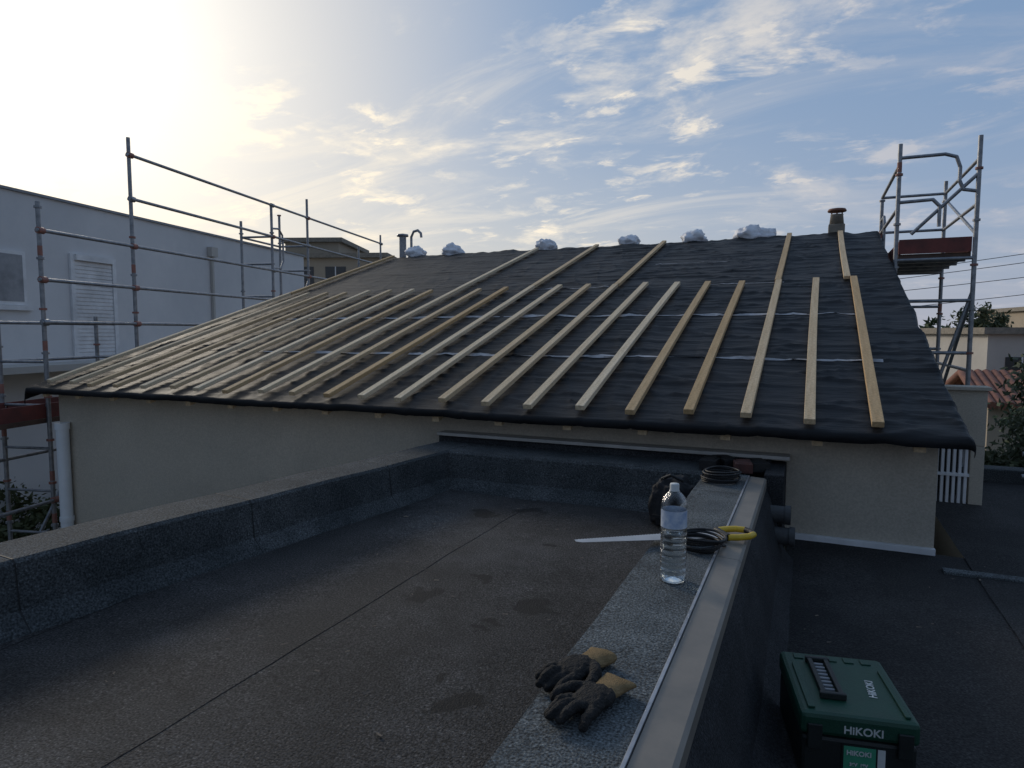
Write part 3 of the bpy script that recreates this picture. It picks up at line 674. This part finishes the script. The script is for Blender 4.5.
def lump(name,c,rad,m,seed,amp=.3,parent=None):
    b=MB(); nu,nv=44,28; vs=[];fs=[]
    for j in range(nv+1):
        ph=math.pi*j/nv
        for i in range(nu):
            t=2*math.pi*i/nu; d=Vector((math.sin(ph)*math.cos(t),math.sin(ph)*math.sin(t),math.cos(ph)))
            q=Vector([math.copysign(abs(v)**.7,v) for v in d])
            rr=1+amp*noise.noise(d*1.8+Vector((seed,0,0)))+amp*.7*noise.noise(d*5+Vector((seed,0,0)))
            vs.append((q.x*rr*rad[0],q.y*rr*rad[1],max(q.z*rr,-.75)*rad[2]))
    for j in range(nv):
        for i in range(nu): fs.append((j*nu+i,(j+1)*nu+i,(j+1)*nu+(i+1)%nu,j*nu+(i+1)%nu))
    b.add(vs,fs,0,True); return b.build(name,m,parent=parent,loc=c)
bg_=empty('black_bag',(-.70,3.84,ZL))
lump('bag_body',(0,0,.118),(.12,.11,.145),M_bagb,4,.22,bg_)
b=MB()
b.path([(-.07,-.02,.20),(-.06,-.03,.27),(-.01,-.04,.295),(.05,-.03,.27),(.07,-.02,.20)],.009); b.bx(-.10,.10,-.118,-.11,.06,.075); b.build('bag_handle',M_black,bg_)
for (x,y,z_,r_,m_) in((-.36,4.22,.03,.2,M_brick),(-.55,4.25,.03,-.1,M_black),(-.28,4.3,.028,.35,M_black),(-.47,4.33,.03,.6,M_black)):
    b=MB(); b.bx(-.05,.05,-.09,.09,-.028,.028); b.bx(-.03,.03,-.06,.06,.0281,.031)
    b.build('brick' if m_ is M_brick else 'mastic_box',m_,loc=(x,y,z_),rot=(0,0,r_),bevel=.004)
for (y_,z_,xe) in((3.97,-.18,-.075),(3.93,-.29,-.05)):
    e=empty('drain_pipe',(0,y_,z_)); b=MB(); b.tube((-.24,0,0),(xe,0,0),.048,0,28,cap=False); b.tube((xe-.03,0,0),(xe,0,0),.054,0,28,cap=False); b.tube((xe-.006,0,0),(xe-.004,0,0),.047,1,28)
    b.build('pipe_body',[M_pipe,M_black],e)
b=MB(); rnd=random.Random(21)
def chip(x,y,zb):
    s_=rnd.uniform(.003,.008); a=rnd.uniform(0,3.1); c=Vector((x,y,zb)); u=Vector((math.cos(a),math.sin(a),0)); v_=Vector((-u.y,u.x,.3))
    b.add([c-u*s_*1.6-v_*s_*.5,c+u*s_*1.6-v_*s_*.4,c+u*s_*1.3+v_*s_*.5,c-u*s_*1.5+v_*s_*.5],[(0,1,2,3)])
for k in range(70):
    x=rnd.uniform(-2.3,-.7); y=rnd.uniform(.8,3.9); chip(x,y,deckz(x,y)+.009)
for k in range(50): chip(rnd.uniform(.0,1.6),rnd.uniform(1.6,4.4),ZR+.011)
b.build('roof_debris',M_debris,fix=False)
# ------------------------------------------------------------ toolbox
tb=empty('toolbox',(.125,2.27,ZR+.008),(0,0,math.radians(11)))
b=MB(); b.bx(-.155,.155,-.19,.19,0,.135); b.build('case_body',M_greend,tb,bevel=.012)
b=MB(); b.bx(-.16,.16,-.195,.195,.137,.205); b.build('case_lid',M_green,tb,bevel=.014)
b=MB()
for k in range(5): b.bx(-.12+.052*k,-.09+.052*k,.14,.175,.2055,.209)
b.bx(-.135,-.115,-.17,.10,.2055,.212); b.bx(.125,.140,-.17,.10,.2055,.212); b.build('lid_ribs',M_green,tb,bevel=.002)
b=MB(); b.bx(-.085,-.07,-.10,.12,.206,.224); b.bx(-.035,-.02,-.10,.12,.206,.224); b.bx(-.09,-.015,-.11,-.095,.206,.226); b.bx(-.09,-.015,.115,.13,.206,.226)
for k in range(9): b.bx(-.068,-.037,-.088+.023*k,-.078+.023*k,.2062,.215,1)
b.build('handle',[M_greend,M_grey],tb,bevel=.003)
b=MB()
for x0 in(-.14,.10): b.bx(x0,x0+.04,-.203,-.196,.10,.175)
b.bx(-.13,.13,-.196,-.1905,.015,.03); b.build('latches',M_greend,tb,bevel=.003)
b=MB(); b.bx(-.045,.095,-.1935,-.1905,.020,.122,0); b.bx(-.04,.045,-.1945,-.1937,.025,.117,1); b.bx(.05,.07,-.1945,-.1937,.06,.117,2); b.bx(.05,.09,-.1945,-.1937,.025,.055,2); b.build('label',[M_greend,M_lgreen,M_print],tb)
def text(s,size,loc,rot,m,parent,name='lettering'):
    c=bpy.data.curves.new(name,'FONT'); c.body=s; c.size=size; c.extrude=.0006; c.align_x='CENTER'; c.materials.append(m); c.offset=.0006
    o=bpy.data.objects.new(name,c); scene.collection.objects.link(o); o.parent=parent; o.location=loc; o.rotation_euler=rot
text('HiKOKI',.032,(.01,-.1965,.155),(math.pi/2,0,0),M_print,tb)
text('HiKOKI',.020,(.0,-.196,.092),(math.pi/2,0,0),M_print,tb)
text('36V  18V',.013,(.0,-.196,.06),(math.pi/2,0,0),M_print,tb)
text('HiKOKI',.032,(.085,-.02,.2065),(0,0,1.45),M_print,tb)
